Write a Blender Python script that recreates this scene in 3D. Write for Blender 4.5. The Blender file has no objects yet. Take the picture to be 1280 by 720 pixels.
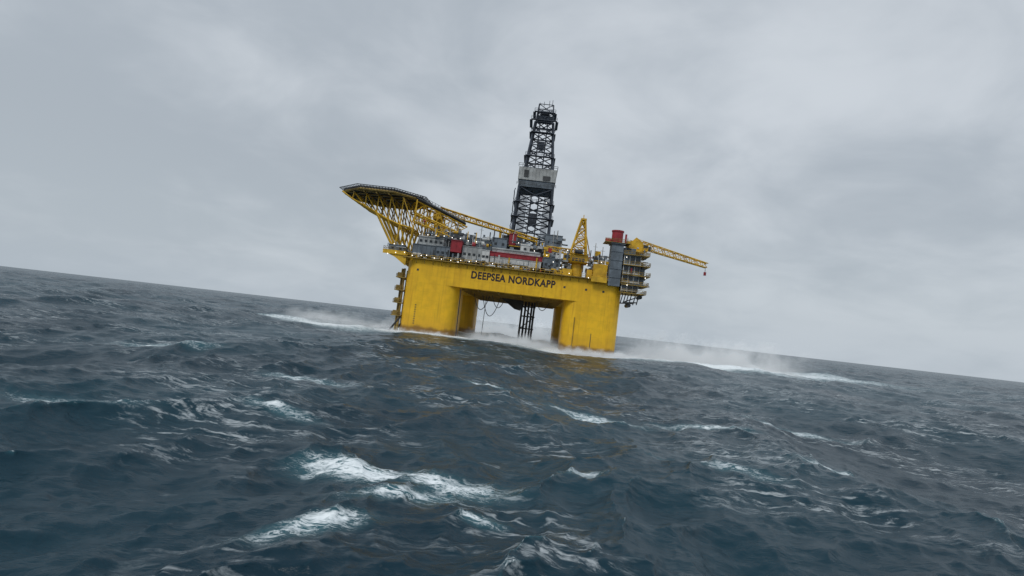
import bpy, math, random
import numpy as np
from mathutils import Vector, Matrix
random.seed(7)
scene = bpy.context.scene
scene.view_settings.view_transform = 'Standard'
scene.view_settings.look = 'None'
scene.view_settings.exposure = 0

# ------------------------------------------------------------ materials
def ramp_math(nt, op, a, b=None, c=None, clamp=False):
    n = nt.nodes.new('ShaderNodeMath'); n.operation = op; n.use_clamp = clamp
    for i, v in enumerate((a, b, c)):
        if v is None: continue
        if isinstance(v, (int, float)): n.inputs[i].default_value = v
        else: nt.links.new(v, n.inputs[i])
    return n.outputs[0]
def maprange(nt, v, a, b, c=0.0, d=1.0, smooth=True):
    n = nt.nodes.new('ShaderNodeMapRange')
    if smooth: n.interpolation_type = 'SMOOTHSTEP'
    nt.links.new(v, n.inputs[0])
    for i, x in enumerate((a, b, c, d)): n.inputs[i+1].default_value = x
    return n.outputs[0]
def mixcol(nt, f, a, b, mode='MIX'):
    n = nt.nodes.new('ShaderNodeMix'); n.data_type = 'RGBA'; n.blend_type = mode
    if isinstance(f, (int, float)): n.inputs[0].default_value = f
    else: nt.links.new(f, n.inputs[0])
    for s, v in ((6, a), (7, b)):
        if isinstance(v, tuple): n.inputs[s].default_value = (*v[:3], 1)
        else: nt.links.new(v, n.inputs[s])
    return n.outputs[2]
def coords(nt, scale=(1, 1, 1), kind='Object'):
    t = nt.nodes.new('ShaderNodeTexCoord'); m = nt.nodes.new('ShaderNodeMapping')
    m.inputs['Scale'].default_value = scale
    nt.links.new(t.outputs[kind], m.inputs[0]); return m.outputs[0]
def noise(nt, vec, scale, detail=4, rough=0.55, dist=0.0):
    n = nt.nodes.new('ShaderNodeTexNoise')
    n.inputs['Scale'].default_value = scale; n.inputs['Detail'].default_value = detail
    n.inputs['Roughness'].default_value = rough; n.inputs['Distortion'].default_value = dist
    nt.links.new(vec, n.inputs['Vector']); return n.outputs['Fac']

def paint(name, col, rough=0.5, var=0.35, streak=0.0, stain=None, metallic=0.0):
    m = bpy.data.materials.new(name); m.use_nodes = True; nt = m.node_tree
    p = nt.nodes['Principled BSDF']
    p.inputs['Roughness'].default_value = rough; p.inputs['Metallic'].default_value = metallic
    dark = tuple(c*(1-var) for c in col)
    c = mixcol(nt, maprange(nt, noise(nt, coords(nt), 0.35, 4), 0.35, 0.65), col, dark)
    if streak > 0:
        s = noise(nt, coords(nt, (1.1, 1.1, 0.045)), 1.0, 6, 0.6)
        rust = (col[0]*0.42, col[1]*0.33, col[2]*0.5+0.004)
        c = mixcol(nt, maprange(nt, s, 0.50, 0.74, 0, streak), c, rust)
        s2 = noise(nt, coords(nt, (0.5, 0.5, 0.02)), 1.0, 3, 0.6)
        c = mixcol(nt, maprange(nt, s2, 0.45, 0.7, 0, 0.35), c, (col[0]*0.75, col[1]*0.66, col[2]*0.8))
        t = nt.nodes.new('ShaderNodeTexCoord'); sp = nt.nodes.new('ShaderNodeSeparateXYZ')
        nt.links.new(t.outputs['Object'], sp.inputs[0])
        fz = ramp_math(nt, 'PINGPONG', sp.outputs['Z'], 1.45)
        seam = maprange(nt, fz, 0.0, 0.09, 0.22, 0.0)
        c = mixcol(nt, seam, c, (col[0]*0.5, col[1]*0.45, col[2]*0.5))
        if stain:
            zz = ramp_math(nt, 'ADD', sp.outputs['Z'], ramp_math(nt, 'MULTIPLY', noise(nt, coords(nt, (0.4, 0.4, 0.1)), 1.0, 6), 2.4))
            c = mixcol(nt, maprange(nt, zz, 2.8, 4.1, 0.92, 0.0), c, (0.07, 0.035, 0.016))
            c = mixcol(nt, maprange(nt, zz, 3.6, 9.5, 0.42, 0.0), c, (col[0]*0.45, col[1]*0.38, 0.01))
    nt.links.new(c, p.inputs['Base Color'])
    return m

M = {}
M['yellow_hull'] = paint('yellow_hull_paint', (0.87, 0.51, 0.010), 0.55, 0.14, 0.5, True)
M['yellow'] = paint('yellow_steel', (0.70, 0.42, 0.02), 0.5, 0.35)
M['ygrime'] = paint('yellow_grimy_steel', (0.34, 0.23, 0.05), 0.6, 0.5)
M['derrick'] = paint('derrick_steel', (0.06, 0.074, 0.10), 0.5, 0.4)
M['lgrey'] = paint('light_grey_cladding', (0.40, 0.42, 0.42), 0.6, 0.35)
M['white'] = paint('white_paint', (0.62, 0.63, 0.62), 0.5, 0.35)
M['grey'] = paint('module_grey', (0.15, 0.185, 0.22), 0.6, 0.4)
M['dgrey'] = paint('dark_steel', (0.05, 0.055, 0.06), 0.6, 0.5)
M['red'] = paint('red_paint', (0.34, 0.018, 0.03), 0.5, 0.35)
M['text'] = paint('lettering_paint', (0.035, 0.02, 0.02), 0.6, 0.3)
M['glass'] = paint('window_glass', (0.02, 0.025, 0.03), 0.1, 0.2)
lm = bpy.data.materials.new('lamp_glow'); lm.use_nodes = True
lp = lm.node_tree.nodes['Principled BSDF']
lp.inputs['Emission Color'].default_value = (1, 0.95, 0.86, 1); lp.inputs['Emission Strength'].default_value = 2.6
lp.inputs['Base Color'].default_value = (0.9, 0.9, 0.85, 1)
M['lamp'] = lm

# ------------------------------------------------------------ builder
class B:
    def __init__(s): s.v = []; s.f = []
    def add(s, vs, fs):
        o = len(s.v); s.v += [tuple(v) for v in vs]; s.f += [tuple(i+o for i in f) for f in fs]
    def box(s, x0, x1, y0, y1, z0, z1):
        s.add([(x0,y0,z0),(x1,y0,z0),(x1,y1,z0),(x0,y1,z0),(x0,y0,z1),(x1,y0,z1),(x1,y1,z1),(x0,y1,z1)],
              [(0,3,2,1),(4,5,6,7),(0,1,5,4),(1,2,6,5),(2,3,7,6),(3,0,4,7)])
    def cyl(s, p, q, r, r2=None, n=8):
        p = Vector(p); q = Vector(q); d = (q-p)
        if d.length < 1e-6: return
        d.normalize(); r2 = r if r2 is None else r2
        a = d.orthogonal().normalized(); b = d.cross(a)
        vs = []
        for c, rr in ((p, r), (q, r2)):
            for i in range(n):
                t = 2*math.pi*(i+0.5)/n
                vs.append(c + a*rr*math.cos(t) + b*rr*math.sin(t))
        fs = [(i, (i+1) % n, n+(i+1) % n, n+i) for i in range(n)]
        fs += [tuple(reversed(range(n))), tuple(range(n, 2*n))]
        s.add(vs, fs)
    def beam(s, p, q, w): s.cyl(p, q, w*0.6, n=4)
    def prism(s, pts, z0, z1):
        n = len(pts)
        s.add([(x, y, z0) for x, y in pts] + [(x, y, z1) for x, y in pts],
              [(i, (i+1) % n, n+(i+1) % n, n+i) for i in range(n)] + [tuple(reversed(range(n))), tuple(range(n, 2*n))])
    def rail(s, pts, h=1.1, step=1.6, w=0.09):
        for a, b in zip(pts[:-1], pts[1:]):
            a = Vector(a); b = Vector(b); L = (b-a).length; k = max(1, int(L/step))
            for i in range(k+1):
                p = a.lerp(b, i/k); s.beam(p, p+Vector((0, 0, h)), w)
            for hh in (h, h*0.5):
                s.beam(a+Vector((0, 0, hh)), b+Vector((0, 0, hh)), w)
    def tower(s, cx, cy, w0, z0, w1, z1, bays, leg, br, top_off=(0, 0), xb=True):
        lv = []
        for i in range(bays+1):
            t = i/bays; w = (w0+(w1-w0)*t)/2; z = z0+(z1-z0)*t
            ox = cx+top_off[0]*t; oy = cy+top_off[1]*t
            lv.append([Vector((ox+sx*w, oy+sy*w, z)) for sx, sy in ((-1,-1),(1,-1),(1,1),(-1,1))])
        for i in range(bays):
            for k in range(4):
                a, b = lv[i][k], lv[i][(k+1) % 4]; c, d = lv[i+1][k], lv[i+1][(k+1) % 4]
                s.beam(a, c, leg); s.beam(c, d, br)
                if i == 0: s.beam(a, b, br)
                s.beam(a, d, br)
                if xb: s.beam(b, c, br)
    def truss(s, p, q, w0, w1, bays, chord, br, hh=1.0):
        p = Vector(p); q = Vector(q); d = (q-p).normalized()
        side = d.cross(Vector((0, 0, 1))).normalized(); up = side.cross(d)
        lv = []
        for i in range(bays+1):
            t = i/bays; w = (w0+(w1-w0)*t)/2; c = p.lerp(q, t)
            lv.append([c+side*sx*w+up*sy*w*hh for sx, sy in ((-1,-1),(1,-1),(1,1),(-1,1))])
        for i in range(bays):
            for k in range(4):
                s.beam(lv[i][k], lv[i+1][k], chord)
                s.beam(lv[i][k], lv[i][(k+1) % 4], br)
                if (i+k) % 2: s.beam(lv[i][k], lv[i+1][(k+1) % 4], br)
                else: s.beam(lv[i][(k+1) % 4], lv[i+1][k], br)
    def make(s, name, mat, parent=None):
        me = bpy.data.meshes.new(name); me.from_pydata(s.v, [], s.f); me.update()
        o = bpy.data.objects.new(name, me); scene.collection.objects.link(o)
        me.materials.append(M[mat] if isinstance(mat, str) else mat)
        if parent: o.parent = parent
        return o
def rrect(x0, x1, y0, y1, r, n=14):
    pts = []
    for cx, cy, a0 in ((x1-r, y1-r, 0), (x0+r, y1-r, 90), (x0+r, y0+r, 180), (x1-r, y0+r, 270)):
        for i in range(n+1):
            a = math.radians(a0+90*i/n); pts.append((cx+r*math.cos(a), cy+r*math.sin(a)))
    return pts

rig = bpy.data.objects.new('offshore_drilling_rig', None); scene.collection.objects.link(rig)
parts = {}
def P(name, mat):
    if name not in parts: parts[name] = (B(), mat)
    return parts[name][0]

# ------------------------------------------------------------ hull
COLS = [(-38, -18.6, 0, 19.5), (18.6, 38, 0, 19.5), (-38, -18.6, 66, 86), (18.6, 38, 66, 86)]
c = P('columns', 'yellow_hull')
for x0, x1, y0, y1 in COLS:
    c.prism(rrect(x0+.006, x1-.006, y0+.006, y1-.006, 4.6), -12, 18.2)
P('deck_box', 'yellow_hull').prism(rrect(-38, 38, 0, 86, 4.6), 17.5, 25.6)
g = P('underdeck_girders', 'ygrime')
for y in range(6, 84, 7): g.box(-18.2, 18.2, y, y+0.5, 16.7, 17.49)
for x in (-12, -5, 3, 10): g.box(x, x+0.4, 1, 85, 16.9, 17.48)
w = P('edge_walkway', 'ygrime')
w.box(-39.2, 39, -1.4, 0.6, 25.65, 25.95)
w.box(-39.4, -38.1, 0.7, 60, 25.65, 25.95); w.box(38.1, 39.4, 0.7, 60, 25.65, 25.95)
for i in range(26):
    x = -37.5+i*3.0; w.beam((x, -1.2, 25.6), (x, -0.05, 24.2), 0.18)
r = P('edge_railing', 'yellow')
r.rail([(-39.3, 50, 25.95), (-39.3, -1.35, 25.95), (39.3, -1.35, 25.95), (39.3, 50, 25.95)], 1.2)
P('main_deck', 'dgrey').box(-36, 36, 2, 84, 25.62, 25.8)
d = P('hull_piping', 'ygrime')
for x in (22.5,): d.cyl((x, -0.25, 1), (x, -0.25, 12), 0.12)
d2 = P('hull_marks', 'dgrey')
d2.box(28.6, 28.8, -0.06, -0.01, 2, 7)
for i in range(9): d2.box(-33, -32.5, -0.05, -0.01, 3+i*0.8, 3.3+i*0.8)
for x in (-34, 17.5, 25, 31): d2.box(x, x+.7, -0.05, -0.01, 21.5, 22.2)

# ------------------------------------------------------------ topsides, left
def module(name, mat, x0, x1, y0, y1, z0, z1, windows=0, ribs=True, wz=0.5):
    b = P(name, mat); b.box(x0, x1, y0, y1, z0, z1)
    if ribs:
        k = max(2, int((x1-x0)/1.4))
        for i in range(k+1):
            x = x0+(x1-x0)*i/k; b.box(x-0.07, x+0.07, y0-0.12, y0-0.002, z0, z1)
        b.box(x0-.15, x1+.15, y0-.2, y1+.1, z1+.003, z1+0.2)
    if windows:
        g = P('windows', 'glass')
        for i in range(windows):
            x = x0+(x1-x0)*(i+0.5)/windows; z = z0+(z1-z0)*wz
            g.box(x-0.45, x+0.45, y0-0.16, y0-0.13, z-0.4, z+0.4)
    return b
module('grey_modules', 'grey', -37, -29, 2.5, 12, 27.2, 31.0)
module('light_modules', 'lgrey', -35.5, -26.5, 3.5, 13, 31.3, 34.0, 5)
module('grey_modules', 'grey', -28.5, -23.6, 1.5, 10, 27.0, 31.0, 3)
module('red_modules', 'red', -23.3, -19.6, 0.8, 5, 29.6, 33.6)
module('light_modules', 'lgrey', -19.2, -12.5, 2.2, 11, 27.0, 32.2, 4)
module('white_modules', 'white', -12.2, -9.6, 1.6, 8, 27.2, 31.5, 2)
module('dark_modules', 'dgrey', -35, -12, 14, 30, 26, 35.5)
module('grey_modules', 'grey', -30, -18, 13.5, 22, 35.0, 38.0, 6)
module('grey_modules', 'grey', -17, -10, 12, 22, 33.0, 37.0, 3)
module('white_modules', 'white', -9.2, 8.8, 2.2, 9, 27.4, 29.6, 0)
module('red_modules', 'red', -9.4, 9.0, 1.9, 9, 29.9, 31.3, 0)
module('light_modules', 'lgrey', -8.8, 8.2, 2.6, 9.2, 31.6, 32.6, 0)
module('grey_modules', 'grey', -9.5, -4.2, 6, 14, 33.0, 37.0, 2)
module('red_modules', 'red', -3.6, -1.2, 8, 12, 35.4, 39.4)
module('dark_modules', 'dgrey', -4, 11, 11, 26, 27, 35)
module('white_modules', 'white', 1.0, 4.2, 5, 9, 32.8, 35.4, 1)
module('grey_modules', 'grey', 9.6, 15.5, 2.5, 10, 27.2, 31.5, 3)
pr = P('pipe_rack', 'lgrey')
for i in range(14): pr.cyl((-8.6+i*1.25, 1.4, 26.5), (-8.6+i*1.25, 1.4, 29.6), 0.1)
for i in range(5): pr.cyl((-9, 3+i*.8, 32.9), (7.8, 3+i*.8, 32.9), 0.25)

# ------------------------------------------------------------ drill floor + derrick
module('drill_floor_substructure', 'grey', -6.5, 12.5, 31, 50, 26, 38.2, 0)
module('drill_floor_cladding', 'grey', 9.6, 16.4, 28, 36, 38.4, 44.0, 2)
module('light_modules', 'lgrey', 10, 15, 26.5, 31, 34, 38, 2)
module('dark_modules', 'dgrey', -7.5, -3, 27, 33, 36, 41.5)
DX, DY = 3.4, 40
t = P('derrick_lattice', 'derrick')
t.tower(DX, DY, 15.6, 38.2, 14.0, 63.5, 4, 0.85, 0.42)
t.tower(DX, DY, 14.0, 63.5, 12.2, 72.0, 1, 0.85, 0.42)
t.tower(DX+.2, DY, 11.6, 72.0, 7.6, 92.5, 4, 0.75, 0.38)
t.tower(DX+.2, DY, 7.2, 92.5, 6.0, 100.5, 2, 0.45, 0.28)
for x in (-1.6, 1.6): t.cyl((DX+x, DY, 38), (DX+x, DY, 93), 0.28)
t.box(DX-1.6, DX+1.6, DY-1.5, DY+1.5, 49, 54)
t.box(DX-1.3, DX+1.3, DY-1.3, DY+1.3, 82, 85)
for i in range(7): t.cyl((DX-6+i*.45, DY-4, 39), (DX-6+i*.45, DY-4, 66), 0.12)
for i in range(6): t.cyl((DX+4+i*.45, DY-4, 39), (DX+4+i*.45, DY-4, 66), 0.12)
for z, h in ((50.8, 8.3), (57, 7.9), (77, 6.0), (87.5, 4.9), (92.6, 5.4), (96.4, 4.4)):
    for sy in (-1, 1):
        t.box(DX-h, DX+h, DY+sy*h-.6, DY+sy*h+.6, z, z+.25)
        t.box(DX+sy*h-.6, DX+sy*h+.6, DY-h+.7, DY+h-.7, z, z+.25)
    t.rail([(DX-h, DY-h-.5, z+.25), (DX+h, DY-h-.5, z+.25)], 1.2, 1.6, .12)
t.box(DX-3.2, DX+3.2, DY-3, DY+3, 94.2, 95.6)
t.box(DX-2, DX+2, DY-2, DY+2, 96.7, 98.0)
for x in (-2.6, -.8, 1.4, 2.7): t.cyl((DX+x, DY-2, 100), (DX+x, DY-2, 102.2+x*.3), 0.12)
for i in range(10):
    z = 39+i*2.4; s = 1 if i % 2 else -1
    t.beam((DX-8.6, DY-7-s*2, z), (DX-8.4, DY-7+s*2, z+2.4), .3)
wb = P('fingerboard_windwall', 'lgrey')
wb.box(DX-7.7, DX+7.7, DY-7.7, DY+7.7, 66.4, 71.6)
for i in range(12):
    x = DX-7.7+15.4*i/11; wb.box(x-.08, x+.08, DY-7.85, DY-7.71, 66.4, 71.6)
P('fingerboard_lower_wall', 'grey').box(DX-7.3, DX+7.3, DY-7.3, DY+7.3, 63.6, 66.38)
wd = P('windwall_openings', 'dgrey')
wd.box(DX-5.5, DX-3.6, DY-7.95, DY-7.87, 67.5, 70.4); wd.box(DX+2.4, DX+5.4, DY-7.95, DY-7.87, 66.8, 68.6)
wd.rail([(DX-8, DY-8, 71.6), (DX+8, DY-8, 71.6), (DX+8, DY+8, 71.6)], 1.4, 1.5, .14)
wd.rail([(DX-8, DY-8, 64), (DX+8, DY-8, 64)], 1.2, 1.5, .12)
P('drill_floor_cladding', 'grey').box(DX-8.1, DX-2.5, DY-8.3, DY-8.1, 38.4, 43)

# ------------------------------------------------------------ helideck
HX, HY, HR, HZ = -52.0, 15, 16.0, 48.4
oc = [(HX+HR*math.cos(math.radians(22.5+45*i)), HY+HR*math.sin(math.radians(22.5+45*i))) for i in range(8)]
P('helideck_surface', 'dgrey').prism(oc, HZ, HZ+0.9)
hy = P('helideck_truss', 'yellow'); hn = P('helideck_net', 'dgrey'); hg_ = P('helideck_girders', 'ygrime')
oc2 = [(HX+(HR+1.6)*math.cos(math.radians(22.5+45*i)), HY+(HR+1.6)*math.sin(math.radians(22.5+45*i))) for i in range(8)]
for i in range(8):
    a, b = oc[i], oc[(i+1) % 8]; a2, b2 = oc2[i], oc2[(i+1) % 8]
    hg_.beam((*a, HZ-.3), (*b, HZ-.3), .7)
    hn.beam((*a2, HZ+.9), (*b2, HZ+.9), .25)
    for k in range(13):
        p = Vector((*a, HZ+.1)).lerp(Vector((*b, HZ+.1)), k/12); q = Vector((*a2, HZ+.9)).lerp(Vector((*b2, HZ+.9)), k/12)
        hn.beam(p, q, .2)
for yy in (-13, -8, -3, 3, 8, 13):
    lim = min(HR*.92, (HR*1.3-abs(yy)))
    hg_.beam((HX-lim, HY+yy, HZ-.6), (HX+lim, HY+yy, HZ-.6), .55)
for xx in (-14, -9, -4.5, 0, 4.5, 9, 14):
    lim = min(HR*.92, (HR*1.3-abs(xx)))
    hg_.beam((HX+xx, HY-lim, HZ-1.1), (HX+xx, HY+lim, HZ-1.1), .5)
low = []
for yy in (-11, -3.5, 3.5, 11):
    top = [Vector((HX+x, HY+yy, HZ-1.2)) for x in (-13.5, -9, -4.5, 0, 4.5, 9, 14)]
    bot = [Vector((HX+x, HY+yy, z)) for x, z in ((-9.5, 44.8), (-4.5, 42.8), (0, 40.8), (4.5, 38.8), (9, 37.4), (14, 36.6))]
    for i in range(5): hy.beam(bot[i], bot[i+1], .5)
    hy.beam(top[0], bot[0], .45)
    for i in range(6):
        hy.beam(top[i+1], bot[i], .38)
        if i < 5: hy.beam(top[i+1], bot[i+1], .32)
    low.append(bot)
    base = [Vector((-44.2, HY+yy*.75-1, 28)), Vector((-39.5, HY+yy*.75-1, 28))]
    hy.beam(bot[2], base[0], .75); hy.beam(bot[4], base[0], .6); hy.beam(bot[5], base[1], .75)
    hy.beam(bot[3], base[0], .5); hy.beam(bot[4], base[1], .4)
for i in range(6):
    for j in range(3):
        hy.beam(low[j][i], low[j+1][i], .36)
        if i < 5: hy.beam(low[j][i], low[j+1][i+1], .28)
hy.truss((-40, 9, 45.2), (-22, 20, 40.2), 4.2, 3.4, 7, .42, .28)
hy.truss((-38, 3, 40.5), (-25, 8, 36.8), 3.0, 2.6, 5, .34, .24)
hw = P('helideck_walkway', 'dgrey')
hw.cyl((-39, 7, 48.3), (-22, 18.5, 43.2), 0.7, n=4); hw.cyl((-39, 10.5, 48.3), (-22, 21.5, 43.2), 0.7, n=4)
hn.rail([(-39, 6.8, 48.6), (-22, 18.3, 43.6)], 1.2, 1.3, .12)
for x, y, zt in ((-35, 10, 42), (-29, 14, 40.5), (-24, 19, 39), (-36, 20, 47), (-31, 26, 45)):
    hy.beam((x, y, 26), (x, y, zt), .6)
hy.beam((-35, 10, 27), (-29, 14, 40), .35); hy.beam((-29, 14, 27), (-35, 10, 40), .35)
pl = P('overhang_platform', 'ygrime'); ply = P('overhang_bracket', 'yellow')
pl.box(-46.5, -38.2, -1.2, 26, 27.0, 27.5)
for y in (-1, 5, 12, 18, 25):
    ply.add([(-46.3, y, 26.9), (-38.05, y, 26.9), (-38.05, y, 22.6), (-42, y, 25.2),
             (-46.3, y+.4, 26.9), (-38.05, y+.4, 26.9), (-38.05, y+.4, 22.6), (-42, y+.4, 25.2)],
            [(0,1,2,3),(4,7,6,5),(0,4,5,1),(1,5,6,2),(2,6,7,3),(3,7,4,0)])
ply.box(-46.4, -38.3, -1.35, -1.21, 26.2, 27.6)
pl.rail([(-46.4, 26, 27.5), (-46.4, -1.1, 27.5), (-37, -1.1, 27.5)], 1.2)
module('grey_modules', 'grey', -45, -39.5, 0.5, 6, 27.6, 29.6, 2)

sc = P('flank_caissons', 'ygrime')
for x, y in ((-39.1, 4), (-40.3, 6), (-39.1, 11), (-40.2, 14)):
    sc.cyl((x, y, -2), (x, y, 22), 0.4)
for z in (5, 9.5, 14, 18.5):
    sc.box(-41.6, -38.1, 2.5, 16, z, z+.3)
    sc.rail([(-41.5, 16, z+.3), (-41.5, 2.6, z+.3), (-38.2, 2.6, z+.3)], 1.1, 1.2, .12)
    sc.box(-41.2, -39.4, 3, 5.5, z+.3, z+1.9)
sd = P('flank_struts', 'dgrey')
sd.beam((-38.1, 3, 5), (-41.8, 2, -1), .6); sd.beam((-38.1, 12, 5), (-41.8, 12, -1), .6)
sd.cyl((-17.9, 1, 17), (-17.6, 1, -1), .18)

# ------------------------------------------------------------ stowed left crane boom
cr = P('boom_crane', 'yellow')
cr.cyl((-33, 24, 26), (-33, 24, 44), 1.7, n=16)
cr.box(-35.0, -31.5, 21.5, 26.5, 44, 46.6)
cr.truss((-32.5, 22, 47.6), (6.4, 22, 40.2), 2.3, 1.3, 16, .42, .24)
cr.cyl((6.4, 22, 40.5), (6.4, 22, 37), .3)
cr.cyl((-8, 22, 26), (-8, 22, 42), .5)

# ------------------------------------------------------------ centre-right crane
ca = P('pedestal_crane', 'yellow')
ca.cyl((21.6, 5, 25.7), (21.6, 5, 31.0), 2.0, n=18)
ca.cyl((21.6, 5, 31.0), (21.6, 5, 31.5), 3.6, 4.0, n=18)
ca.box(18.5, 25, 3, 8.5, 31.6, 34.2)
ca.box(16.4, 19, 2.2, 5, 31.6, 33.8)
ca.tower(21.5, 5, 5.6, 34.2, 1.5, 46.8, 4, .5, .28, (0.6, 0))
ca.box(21.2, 23.2, 4, 6, 46.8, 47.4); ca.cyl((22.1, 5, 47.4), (22.1, 5, 48.8), .15)
ca.rail([(18, 1.4, 31.5), (25.2, 1.4, 31.5)], 1.2, 1.2, .12)
ca.rail([(19.6, 2.6, 38.2), (23.6, 2.6, 38.2)], 1.0, 1.0, .12)
ca.truss((21.6, 6, 35), (10.5, 14, 36.6), 2.0, 1.4, 7, .28, .18)
ca.beam((22.1, 5, 47.2), (26.5, 8, 33.5), .3); ca.beam((22.1, 5, 47.2), (18.6, 7, 34), .3)
cg = P('crane_cab_glass', 'glass'); cg.box(16.6, 18.8, 2.12, 2.18, 32.3, 33.4)
ck = P('crane_machinery', 'dgrey')
ck.box(19.5, 23.8, 2.4, 2.98, 31.7, 33); ck.cyl((20.2, 2.4, 35), (23, 2.4, 35), .8, n=12)
yb = P('yellow_deckhouses', 'yellow')
yb.box(27.2, 32.0, 1.2, 8, 26.0, 31.4); yb.box(25.2, 27.0, 2.5, 8, 26.0, 29.2)
yb.box(16.5, 19.8, 0.8, 5, 26.0, 28.4)
yb.box(13.4, 16.3, 0.4, 4, 26.0, 27.8)
yb.box(26.5, 31.8, -2.2, -1.45, 24.8, 26.6)
yb.rail([(27.2, 1.3, 31.4), (32, 1.3, 31.4)], 1.1, 1.0, .12)
gt = P('exhaust_tower', 'grey')
gt.box(32.4, 36.4, -1.5, 4, 24.2, 38.6)
gt.box(32.0, 36.9, -2.0, 4.4, 38.7, 39.1)
for z in (27, 30, 33, 36): gt.box(32.25, 36.55, -1.65, -1.52, z, z+.25)
rd = P('red_drum', 'red')
rd.cyl((34.2, 1, 39.3), (34.2, 1, 43.2), 1.95, n=20); rd.cyl((34.2, 1, 43.2), (34.2, 1, 43.7), 2.15, n=20)
rd.box(30.2, 32.2, 0, 2.4, 39.3, 40.6); rd.cyl((37.2, 1, 39.3), (37.2, 1, 42.8), .35)
gt2 = P('tower_platforms', 'ygrime')
gt2.box(29.8, 38.6, -2.2, 4.5, 39.12, 39.3)
gt2.rail([(29.8, -2.1, 39.3), (38.6, -2.1, 39.3)], 1.1, 1.1, .12)
lb = P('outboard_modules', 'grey')
lb.box(37.0, 42.8, -0.8, 9, 22.8, 35.4)
lb.box(42.9, 44.8, 0.5, 8, 25.0, 31.6)
lb.box(36.5, 41, 0, 9, 35.6, 38)
wl = P('outboard_module_frames', 'white')
for z in (23, 26, 29, 32, 35.2): wl.box(36.9, 43.0, -1.1, -0.82, z, z+.35)
for x in (37.0, 38.9, 40.8, 42.6): wl.box(x, x+.25, -1.06, -0.83, 22.8, 35.4)
wo = P('outboard_openings', 'glass')
for i, z in enumerate((24, 27, 30, 33)):
    for j, x in enumerate((37.6, 39.5, 41.3)):
        if (i+j) % 3: wo.box(x, x+1.0, -0.86, -0.81, z, z+1.5)
pf = P('outboard_platforms', 'ygrime')
for z, x1 in ((22.2, 45.5), (25, 46), (28.4, 46.3), (31.8, 46), (35.4, 45.5)):
    pf.box(38.2 if z < 24 else 43.02, x1, -1.1, 9, z, z+.25)
    pf.box(36.8, x1, -2.4, -1.12, z, z+.25)
    pf.rail([(36.8, -2.35, z+.25), (x1, -2.35, z+.25), (x1, 9, z+.25)], 1.1, 1.2, .12)
hg = P('hanging_frames', 'dgrey')
for x in (39, 41, 43.5):
    hg.beam((x, -.5, 22.2), (x-.6, -.5, 18.6), .3); hg.beam((x, 6, 22.2), (x-.6, 6, 18.8), .3)
hg.beam((38.2, -.5, 19.0), (43.2, -.5, 19.4), .35); hg.beam((38.2, 6, 19.0), (43.2, 6, 19.4), .35)
hg.beam((38.2, -.5, 19.0), (45, -.5, 22.2), .3); hg.cyl((40.5, 0, 18.2), (40.5, 5, 18.2), .7, n=12)
hg.cyl((44.2, 0, 21.4), (44.2, 5, 21.4), .6, n=12)
cb = P('outboard_crane', 'yellow')
cb.cyl((41.8, 5, 35), (41.8, 5, 37.2), 1.7, n=16)
cb.cyl((41.8, 5, 37.2), (41.8, 5, 37.7), 3.4, n=16)
cb.box(39.3, 43.6, 2.6, 7, 37.8, 41.2); cb.box(37.9, 39.2, 2, 4.6, 38.4, 40.8)
cb.box(43.7, 45.6, 2.8, 5, 38.0, 40.4)
cb.add([(40, 3, 41.3), (43.2, 3, 41.3), (41.2, 3, 42.6), (40, 6, 41.3), (43.2, 6, 41.3), (41.2, 6, 42.6)],
       [(0,1,2),(3,5,4),(0,3,4,1),(1,4,5,2),(2,5,3,0)])
cb.truss((43.8, 6, 40.6), (68, 8, 36.2), 2.4, 1.6, 12, .3, .18)
cb.rail([(38.6, 1.6, 37.7), (45.2, 1.6, 37.7)], 1.1, 1.1, .12)
cb.beam((41.2, 5, 42.6), (64, 8, 38.0), .12)
P('crane_machinery', 'dgrey').box(45.7, 46.6, 3, 5, 38.5, 39.8)
cw = P('crane_cab_glass', 'glass'); cw.box(43.9, 45.4, 2.7, 2.78, 38.8, 40.1)
hk = P('crane_hook', 'red'); hk.cyl((67.6, 8, 33.8), (67.6, 8, 32.6), .45, n=10)
P('crane_hook_wire', 'dgrey').cyl((67.6, 8, 35.6), (67.6, 8, 33.8), .08)

# ------------------------------------------------------------ moonpool, risers, hoses
mp = P('moonpool_riser_bundle', 'dgrey')
for x in (3.6, 5.0, 6.3, 7.6, 8.6): mp.cyl((x, 36+(x % 2), 17), (x-.1, 36+(x % 2), -3), 0.42, n=10)
for z in (5.5, 10.5, 14.5): mp.box(3.2, 9.2, 35.4, 37.8, z, z+.5)
mp.beam((3.6, 36, 5.5), (8.6, 36, 10.5), .3); mp.beam((8.6, 36, 10.5), (3.6, 36, 15), .3)
mt = P('moonpool_trolley', 'dgrey')
mt.add([(-5, 30, 16.8), (4, 30, 16.8), (3, 30, 12.8), (0.5, 30, 13.2), (-5, 38, 16.8), (4, 38, 16.8), (3, 38, 12.8), (0.5, 38, 13.2)],
       [(0,1,2,3),(4,7,6,5),(0,4,5,1),(1,5,6,2),(2,6,7,3),(3,7,4,0)])
hs = P('underdeck_hoses', 'dgrey')
def cat(p, q, sag, rr=.13, n=14):
    p = Vector(p); q = Vector(q); prev = p
    for i in range(1, n+1):
        t = i/n; c = p.lerp(q, t); c.z -= sag*4*t*(1-t); hs.cyl(prev, c, rr, n=6); prev = c
cat((-15, 20, 17), (-9, 22, 17), 6); cat((-12, 24, 17), (-5, 26, 17), 8); cat((-8, 20, 17), (-3, 24, 17), 4.5)
cat((9, 22, 17), (14, 24, 17), 3.5)
hs.cyl((-10.5, 25, 17), (-10.8, 25, -1), .12)

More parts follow.
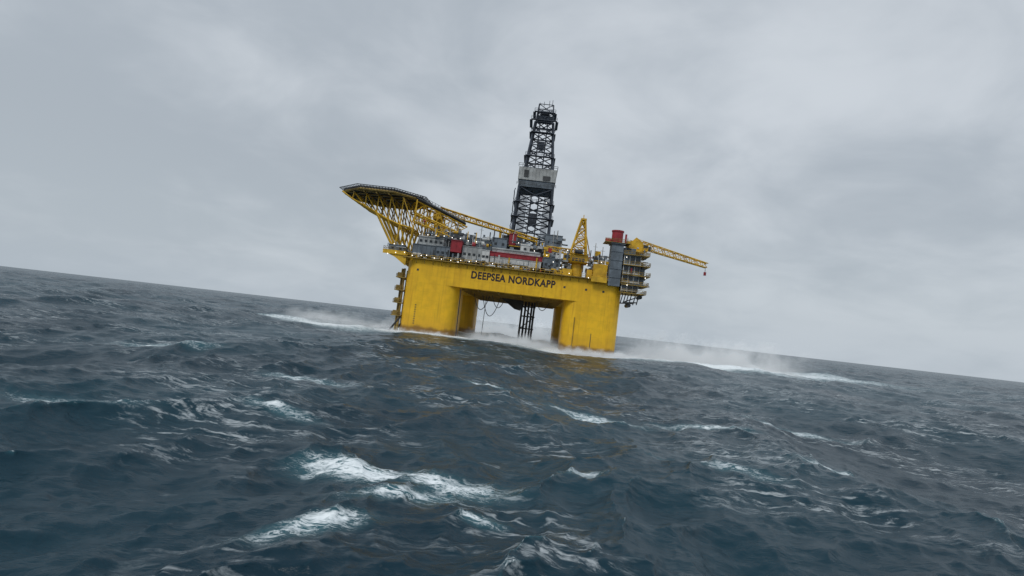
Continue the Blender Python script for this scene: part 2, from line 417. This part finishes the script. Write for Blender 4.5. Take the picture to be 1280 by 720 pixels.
# ------------------------------------------------------------ deck clutter
kinds = [('deck_clutter_grey', 'grey'), ('deck_clutter_white', 'white'), ('deck_clutter_yellow', 'yellow'),
         ('deck_clutter_dark', 'dgrey'), ('deck_clutter_light', 'lgrey'), ('deck_clutter_red', 'red')]
def clutter(n, x0, x1, y0, y1, z0, z1, smax=2.2, wts=(5, 3, 3, 6, 4, .6)):
    for _ in range(n):
        nm, mt_ = random.choices(kinds, wts)[0]; b = P(nm, mt_)
        x = random.uniform(x0, x1); y = random.uniform(y0, y1); z = random.uniform(z0, z1)
        k = random.random()
        if k < .5:
            sx, sy, sz = [random.uniform(.3, smax) for _ in range(3)]
            b.box(x, x+sx, y, y+sy, z, z+sz*.8)
        elif k < .7:
            b.cyl((x, y, z), (x, y, z+random.uniform(1, 4)), random.uniform(.1, .35))
        elif k < .85:
            b.cyl((x, y, z), (x+random.uniform(2, 6), y, z), random.uniform(.08, .3))
        else:
            b.cyl((x, y, z), (x+random.uniform(.8, 1.8), y, z), random.uniform(.4, .8), n=12)
clutter(90, -37, 16, -0.9, 1.6, 26.0, 27.5, 1.3)
clutter(70, -36, -10, 1, 12, 33.9, 35.5, 1.8)
clutter(110, -10, 14, 4, 20, 32.6, 36.5, 2.0)
clutter(90, 9, 19, 1, 14, 26.2, 33, 2.2)
clutter(50, 23, 33, 2, 12, 29, 34, 1.6)
clutter(70, 36.5, 45, -1.9, 8, 24, 38, 1.5, (4, 3, 2, 5, 3, .4))
clutter(60, -6, 16, 24, 32, 36, 43, 2.0, (6, 1, 1, 5, 3, .4))
clutter(40, -36, -24, 8, 22, 36, 41, 1.8)
clutter(30, -24, -6, 10, 22, 36, 38.5, 1.8)
clutter(30, -46, -39, -.8, 10, 27.6, 29, 1.4)
clutter(26, 26, 33, 8, 30, 30, 36, 2.4)
vt = P('vent_masts', 'lgrey')
for x, y, z in ((-14, 8, 41), (-25, 6, 40), (12.5, 12, 43), (15.6, 14, 39), (28, 10, 40), (30.5, 8, 38.5), (-2, 12, 42), (25, 20, 42), (38.2, 3, 42), (-6.2, 12, 41)):
    vt.cyl((x, y, 26), (x, y, z), .13); vt.beam((x-.8, y, z-1.4), (x+.8, y, z-1.4), .1)

L = P('deck_lamps', 'lamp')
def lamp(x, y, z, s=.12): L.cyl((x, y, z-s), (x, y, z+s), s, n=8)
for i in range(13): lamp(-44+i*2.6+random.uniform(-.9, .9), -1.7, 26.4+random.uniform(-.5, .8))
for i in range(8): lamp(-35+i*2.9, 1.8, 34.5+random.uniform(-.3, .4))
for i in range(5): lamp(-8+i*3.6, 1.1, 27.1+random.uniform(-.3, .4))
for x, y, z in ((10.5,1,32.3),(13,1,30.2),(15.6,0,28.4),(24.8,1,30.6),(29.5,-.2,31.9),(37.6,-2.6,34.4),
                (44.6,-2.6,28),(38.7,-2.6,24.9),(17.5,1,34.9),(DX+5,DY-8.9,57.4),(-40,-.5,30),(-43,-.5,29.8),(18.8,-1.7,26.6),(25.5,-1.7,25.9),(0,6,36.2),(6,5,33.8)):
    lamp(x, y, z)

for nm, (b, mt_) in parts.items():
    if b.v: b.make(nm, mt_, rig)

tc = bpy.data.curves.new('hull_lettering', 'FONT'); tc.body = 'DEEPSEA NORDKAPP'
tc.size = 3.0; tc.extrude = 0.02; tc.offset = 0.1; tc.align_x = 'CENTER'; tc.align_y = 'CENTER'; tc.space_character = 1.08
to = bpy.data.objects.new('hull_lettering', tc); scene.collection.objects.link(to)
tc.materials.append(M['text']); bpy.context.view_layer.update()
s = 29.4/to.dimensions.x
to.scale = (s, s*1.18, 1); to.rotation_euler = (math.radians(90), 0, 0); to.location = (-0.2, -0.06, 22.2); to.parent = rig

rig.location = (0, 194, 0); rig.rotation_euler = (0, math.radians(.5), math.radians(-2))

# ------------------------------------------------------------ sea (FFT ocean spectrum)
def ocean(N, Lt, seed, wind, wdir, kmin, kmax, std, pw=4.0):
    rng = np.random.default_rng(seed)
    k1 = np.fft.fftfreq(N, d=Lt/N)*2*np.pi
    kx, ky = np.meshgrid(k1, k1, indexing='ij'); k = np.hypot(kx, ky); k[0, 0] = 1
    Lw = wind**2/9.81
    c = (kx*wdir[0]+ky*wdir[1])/k
    Pk = np.exp(-1/(k*Lw)**2)/k**pw*(np.abs(c)**2*.8+.2)*np.where(c < 0, .2, 1)
    Pk[(k < kmin) | (k > kmax)] = 0; Pk[0, 0] = 0
    h0 = (rng.normal(size=(N, N))+1j*rng.normal(size=(N, N)))*np.sqrt(Pk)
    h = np.fft.ifft2(h0).real; sc_ = std/h.std(); h0 = h0*sc_
    f = lambda a: np.fft.ifft2(a).real
    return dict(N=N, L=Lt, h=f(h0), dx=f(1j*kx/k*h0), dy=f(1j*ky/k*h0),
                jxx=f(-kx*kx/k*h0), jyy=f(-ky*ky/k*h0), jxy=f(-kx*ky/k*h0))
def samp(o, key, x, y):
    N = o['N']; u = (x/o['L']*N) % N; v = (y/o['L']*N) % N
    i = np.floor(u).astype(int); j = np.floor(v).astype(int); a = u-i; b = v-j
    i %= N; j %= N; i2 = (i+1) % N; j2 = (j+1) % N; g = o[key]
    return (g[i, j]*(1-a)*(1-b)+g[i2, j]*a*(1-b)+g[i, j2]*(1-a)*b+g[i2, j2]*a*b)
wd_ = np.array((.88, -.47)); wd_ /= np.hypot(*wd_)
OA = ocean(512, 460.0, 11, 11.5, wd_, 0, 2.4, 0.78, 3.8)
OB = ocean(512, 71.0, 5, 9.0, wd_, 1.0, 22, 0.13, 3.8)
fr = np.radians(np.linspace(-60, 60, 860)); bk = np.radians(np.linspace(60, 300, 122))[1:-1]
ang = np.concatenate([fr, bk]); NA = len(ang)
rad = np.geomspace(2.5, 26000, 980); NR = len(rad)
R, A = np.meshgrid(rad, ang, indexing='ij')
X = R*np.sin(A); Y = R*np.cos(A)
fa = np.clip(1.15-R/2600, 0, 1)**1.0; fb = np.clip(1-R/260, 0, 1)
# the hull and its wave diffraction break up the swell close by
calm = 1-.62*np.exp(-((X-5)/62)**2-((Y-172)/58)**2)
fa = fa*calm
lam = 1.15
hA, hB = samp(OA, 'h', X, Y), samp(OB, 'h', X, Y)
Z = hA*fa+hB*fb
Xd = X+lam*(samp(OA, 'dx', X, Y)*fa+samp(OB, 'dx', X, Y)*fb)
Yd = Y+lam*(samp(OA, 'dy', X, Y)*fa+samp(OB, 'dy', X, Y)*fb)
jx = 1+lam*(samp(OA, 'jxx', X, Y)+.5*samp(OB, 'jxx', X, Y)*fb)
jy = 1+lam*(samp(OA, 'jyy', X, Y)+.5*samp(OB, 'jyy', X, Y)*fb)
jj = lam*(samp(OA, 'jxy', X, Y)+.5*samp(OB, 'jxy', X, Y)*fb)
J = jx*jy-jj*jj
th = np.percentile(J[(R < 400)], 5.0)
foam = np.clip((th-J)*1.7, 0, 0.75)
def blob(cx, cy, sx, sy, rot, amp):
    c_, s_ = math.cos(math.radians(rot)), math.sin(math.radians(rot))
    u = (X-cx)*c_+(Y-cy)*s_; v = -(X-cx)*s_+(Y-cy)*c_
    return amp*np.exp(-(u/sx)**2-(v/sy)**2)
for bdat in ((-6.0, 25.4, 3.6, 2.0, -8, .95), (-1.6, 24.0, 3.2, 1.8, -15, .8), (-3.0, 21.6, 3.6, 1.2, 25, .7), (-5.5, 17.5, 2.8, 1.0, 30, .72),
             (.0, 19.6, 1.2, .7, 10, .72), (4.0, 27, 1.8, 1.0, 0, .6), (-.8, 55, 2.4, .8, -15, 1.0), (9.7, 49, 5, 1.6, -5, .75), (19, 50, 6, 1.4, -10, .7),
             (-17, 48, 6, 1.6, -15, .7), (-13, 34, 4, 1.2, -20, .65), (24, 37, 5, 1.4, -12, .65), (13, 32, 5, 1.6, -35, .6), (-22, 30, 4, 1.4, 10, .7), (33, 60, 8, 2, -8, .7), (-38, 62, 8, 2.5, -8, .7)):
    foam = np.maximum(foam, blob(*bdat))
ca_, sa_ = math.cos(math.radians(-2)), math.sin(math.radians(-2))
for x0, x1, y0, y1 in COLS:
    lx = X*ca_+(Y-194)*sa_; ly = -X*sa_+(Y-194)*ca_
    dxx = np.maximum(np.maximum(x0-lx, lx-x1), 0); dyy = np.maximum(np.maximum(y0-ly, ly-y1), 0)
    dd = np.hypot(dxx, dyy)
    foam = np.maximum(foam, 1.35*np.exp(-(dd/11)**1.5))
foam = np.maximum(foam, blob(0, 226, 44, 44, 0, 1.05))
foam = np.maximum(foam, blob(66, 192, 38, 22, -4, 1.2))
foam = np.maximum(foam, blob(110, 230, 60, 30, -4, .9))
foam = np.maximum(foam, blob(-66, 202, 34, 24, 0, 1.05))
co = np.stack([Xd, Yd, Z], -1).reshape(-1, 3)
co = np.vstack([co, [[0, 0, 0]]]); foamv = np.append(foam.reshape(-1), 0)
ii, jj_ = np.meshgrid(np.arange(NR-1), np.arange(NA), indexing='ij')
j2 = (jj_+1) % NA
q = np.stack([ii*NA+jj_, (ii+1)*NA+jj_, (ii+1)*NA+j2, ii*NA+j2], -1).reshape(-1, 4)[:, ::-1]
tri = np.stack([np.full(NA, len(co)-1), np.arange(NA), (np.arange(NA)+1) % NA], -1)[:, ::-1]
me = bpy.data.meshes.new('sea')
me.vertices.add(len(co)); me.vertices.foreach_set('co', co.astype(np.float32).ravel())
nl = q.size+tri.size; me.loops.add(nl)
me.loops.foreach_set('vertex_index', np.concatenate([q.ravel(), tri.ravel()]).astype(np.int32))
nf = len(q)+len(tri); me.polygons.add(nf)
ls = np.concatenate([np.arange(len(q))*4, len(q)*4+np.arange(len(tri))*3]).astype(np.int32)
me.polygons.foreach_set('loop_start', ls)
me.polygons.foreach_set('use_smooth', np.ones(nf, dtype=bool))
me.update(calc_edges=True); me.validate()
at = me.attributes.new('foam', 'FLOAT', 'POINT'); at.data.foreach_set('value', foamv.astype(np.float32))
sea = bpy.data.objects.new('sea', me); scene.collection.objects.link(sea)

sm = bpy.data.materials.new('sea_water'); sm.use_nodes = True; nt = sm.node_tree
p = nt.nodes['Principled BSDF']
fat = nt.nodes.new('ShaderNodeAttribute'); fat.attribute_name = 'foam'; fo = fat.outputs['Fac']
v1 = coords(nt, (1, 1, 1))
vr = nt.nodes.new('ShaderNodeMapping'); vr.inputs['Rotation'].default_value = (0, 0, math.radians(28)); vr.inputs['Scale'].default_value = (.5, 1.0, 1.0)
nt.links.new(v1, vr.inputs[0]); v2 = vr.outputs[0]
def ridge(n_, k=7.0):
    return ramp_math(nt, 'SUBTRACT', 1.0, ramp_math(nt, 'MULTIPLY', ramp_math(nt, 'ABSOLUTE', ramp_math(nt, 'SUBTRACT', n_, .5)), k), clamp=True)
lace = ramp_math(nt, 'MAXIMUM', ridge(noise(nt, v2, .9, 5, .65, .8), 9), ridge(noise(nt, v2, 3.2, 4, .65, .5), 8))
body = maprange(nt, noise(nt, v2, 1.5, 7, .72, .4), .3, .7, smooth=False)
det = ramp_math(nt, 'ADD', ramp_math(nt, 'MULTIPLY', lace, .55), ramp_math(nt, 'MULTIPLY', body, .45))
tot = ramp_math(nt, 'ADD', ramp_math(nt, 'MULTIPLY', fo, .95), det)
ff = maprange(nt, tot, 1.06, 1.52)
ff = ramp_math(nt, 'MULTIPLY', ff, maprange(nt, fo, .04, .3))
vs = nt.nodes.new('ShaderNodeMapping'); vs.inputs['Rotation'].default_value = (0, 0, math.radians(28)); vs.inputs['Scale'].default_value = (.09, .9, 1.0)
nt.links.new(v1, vs.inputs[0])
st = ridge(noise(nt, vs.outputs[0], .8, 5, .6, .3)); st = maprange(nt, st, .6, 1.0)
st = ramp_math(nt, 'MULTIPLY', st, maprange(nt, noise(nt, v1, .08, 2), .45, .62))
st = ramp_math(nt, 'MULTIPLY', st, maprange(nt, body, .35, .8))
ff = ramp_math(nt, 'MAXIMUM', ff, ramp_math(nt, 'MULTIPLY', st, .5))
wcol = mixcol(nt, maprange(nt, noise(nt, v1, .03, 2), .35, .65), (.0025, .020, .033), (.006, .035, .052))
wcol = mixcol(nt, maprange(nt, fo, .15, .9, 0, .65), wcol, (.04, .15, .18))
nt.links.new(mixcol(nt, ff, wcol, (.72, .77, .79)), p.inputs['Base Color'])
nt.links.new(maprange(nt, ff, 0, 1, .26, .8), p.inputs['Roughness'])
p.inputs['IOR'].default_value = 1.33
p.inputs['Specular IOR Level'].default_value = 0.26
b1 = nt.nodes.new('ShaderNodeBump'); b1.inputs['Strength'].default_value = 1.0; b1.inputs['Distance'].default_value = .15
nt.links.new(noise(nt, v2, 1.3, 6, .6, .5), b1.inputs['Height'])
b2 = nt.nodes.new('ShaderNodeBump'); b2.inputs['Strength'].default_value = .8; b2.inputs['Distance'].default_value = .6
nt.links.new(noise(nt, v2, .3, 3, .55, .4), b2.inputs['Height']); nt.links.new(b1.outputs[0], b2.inputs['Normal'])
nt.links.new(b2.outputs[0], p.inputs['Normal'])
me.materials.append(sm)

# ------------------------------------------------------------ spray (real volumes)
def spray(name, loc, size, dens, parent, seed=0, nsc=.16, em=.2):
    b = B(); b.box(-size[0]/2, size[0]/2, -size[1]/2, size[1]/2, 0, size[2])
    m = bpy.data.materials.new(name+'_mist'); m.use_nodes = True; nt = m.node_tree; nt.nodes.clear()
    out = nt.nodes.new('ShaderNodeOutputMaterial'); pv = nt.nodes.new('ShaderNodeVolumePrincipled')
    pv.inputs['Color'].default_value = (.95, .97, .98, 1); pv.inputs['Anisotropy'].default_value = 0
    nt.links.new(pv.outputs[0], out.inputs['Volume'])
    t = nt.nodes.new('ShaderNodeTexCoord'); sp = nt.nodes.new('ShaderNodeSeparateXYZ')
    nt.links.new(t.outputs['Generated'], sp.inputs[0])
    def edge(o):
        return ramp_math(nt, 'MULTIPLY', maprange(nt, o, 0, .3), maprange(nt, o, .7, 1, 1, 0))
    mp_ = nt.nodes.new('ShaderNodeMapping'); mp_.inputs['Location'].default_value = (seed*7.3, seed*3.1, 0)
    nt.links.new(t.outputs['Object'], mp_.inputs[0])
    nz = noise(nt, mp_.outputs[0], nsc, 3, .6, .0)
    top = ramp_math(nt, 'ADD', sp.outputs['Z'], ramp_math(nt, 'MULTIPLY', ramp_math(nt, 'SUBTRACT', .5, nz), 2.6))
    hgt = maprange(nt, top, 0.05, .85, 1, 0)
    dn = ramp_math(nt, 'MULTIPLY', ramp_math(nt, 'MULTIPLY', edge(sp.outputs['X']), edge(sp.outputs['Y'])), hgt)
    dn = ramp_math(nt, 'MULTIPLY', dn, dens)
    nt.links.new(dn, pv.inputs['Density'])
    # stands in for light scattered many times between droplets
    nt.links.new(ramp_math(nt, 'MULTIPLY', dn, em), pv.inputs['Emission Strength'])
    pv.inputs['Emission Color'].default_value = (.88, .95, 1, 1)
    o = b.make(name, m, parent); o.location = loc; return o
sp_root = bpy.data.objects.new('sea_spray', None); scene.collection.objects.link(sp_root)
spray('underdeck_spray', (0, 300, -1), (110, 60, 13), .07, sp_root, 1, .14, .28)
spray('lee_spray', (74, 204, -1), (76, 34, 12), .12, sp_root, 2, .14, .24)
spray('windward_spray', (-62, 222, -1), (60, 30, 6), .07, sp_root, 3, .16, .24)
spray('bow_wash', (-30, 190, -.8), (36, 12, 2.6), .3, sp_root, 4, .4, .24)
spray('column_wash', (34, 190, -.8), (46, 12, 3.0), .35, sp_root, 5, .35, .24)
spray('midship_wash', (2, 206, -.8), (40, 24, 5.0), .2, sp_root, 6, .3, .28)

# ------------------------------------------------------------ world + sun
world = bpy.data.worlds.new('World'); scene.world = world; world.use_nodes = True
nt = world.node_tree; bg = nt.nodes['Background']
sky = nt.nodes.new('ShaderNodeTexSky'); sky.sky_type = 'NISHITA'; sky.sun_disc = False
sky.sun_elevation = math.radians(48); sky.sun_rotation = math.radians(215)
sky.air_density = 1.5; sky.dust_density = 4
t = nt.nodes.new('ShaderNodeTexCoord'); sp = nt.nodes.new('ShaderNodeSeparateXYZ'); nt.links.new(t.outputs['Generated'], sp.inputs[0])
zc = ramp_math(nt, 'ADD', ramp_math(nt, 'MAXIMUM', sp.outputs['Z'], 0), .3)
cx = nt.nodes.new('ShaderNodeCombineXYZ')
nt.links.new(ramp_math(nt, 'DIVIDE', sp.outputs['X'], zc), cx.inputs[0]); nt.links.new(ramp_math(nt, 'DIVIDE', sp.outputs['Y'], zc), cx.inputs[1])
n1 = noise(nt, cx.outputs[0], .9, 5, .5, .3); n2 = noise(nt, cx.outputs[0], 2.6, 5, .55, .4)
cl = ramp_math(nt, 'ADD', ramp_math(nt, 'MULTIPLY', n1, .65), ramp_math(nt, 'MULTIPLY', n2, .35))
cl = ramp_math(nt, 'ADD', cl, ramp_math(nt, 'MULTIPLY', sp.outputs['X'], .10))
cf = maprange(nt, cl, .38, .64)
ccol = mixcol(nt, cf, (4.2, 4.7, 5.25), (6.3, 6.75, 7.25))
zen = maprange(nt, sp.outputs['Z'], .5, 1.0, 1.0, 1.8)
hz = maprange(nt, sp.outputs['Z'], 0.0, .25, .6, 0)
ccol = mixcol(nt, hz, ccol, (4.8, 5.5, 6.15))
vm = nt.nodes.new('ShaderNodeVectorMath'); vm.operation = 'SCALE'
nt.links.new(ccol, vm.inputs[0]); nt.links.new(zen, vm.inputs['Scale'])
fin = mixcol(nt, .93, sky.outputs[0], vm.outputs[0])
nt.links.new(fin, bg.inputs['Color']); bg.inputs['Strength'].default_value = .1
sd_ = bpy.data.lights.new('sun', 'SUN'); sd_.energy = 1.25; sd_.angle = math.radians(14); sd_.color = (1, .97, .92)
so = bpy.data.objects.new('sun', sd_); scene.collection.objects.link(so)
el, az = math.radians(48), math.radians(215)
dirv = Vector((math.sin(az)*math.cos(el), math.cos(az)*math.cos(el), math.sin(el)))
so.rotation_euler = dirv.to_track_quat('Z', 'Y').to_euler()

# ------------------------------------------------------------ camera
cam = bpy.data.cameras.new('camera'); cam.lens = 36*700/1280; cam.sensor_width = 36; cam.clip_end = 60000; cam.clip_start = .1
co_ = bpy.data.objects.new('camera', cam); scene.collection.objects.link(co_)
Mx = Matrix.Translation((0, 0, 7)) @ Matrix.Rotation(math.radians(90+3.65), 4, 'X') @ Matrix.Rotation(math.radians(6.5), 4, 'Z')
co_.matrix_world = Mx
scene.camera = co_
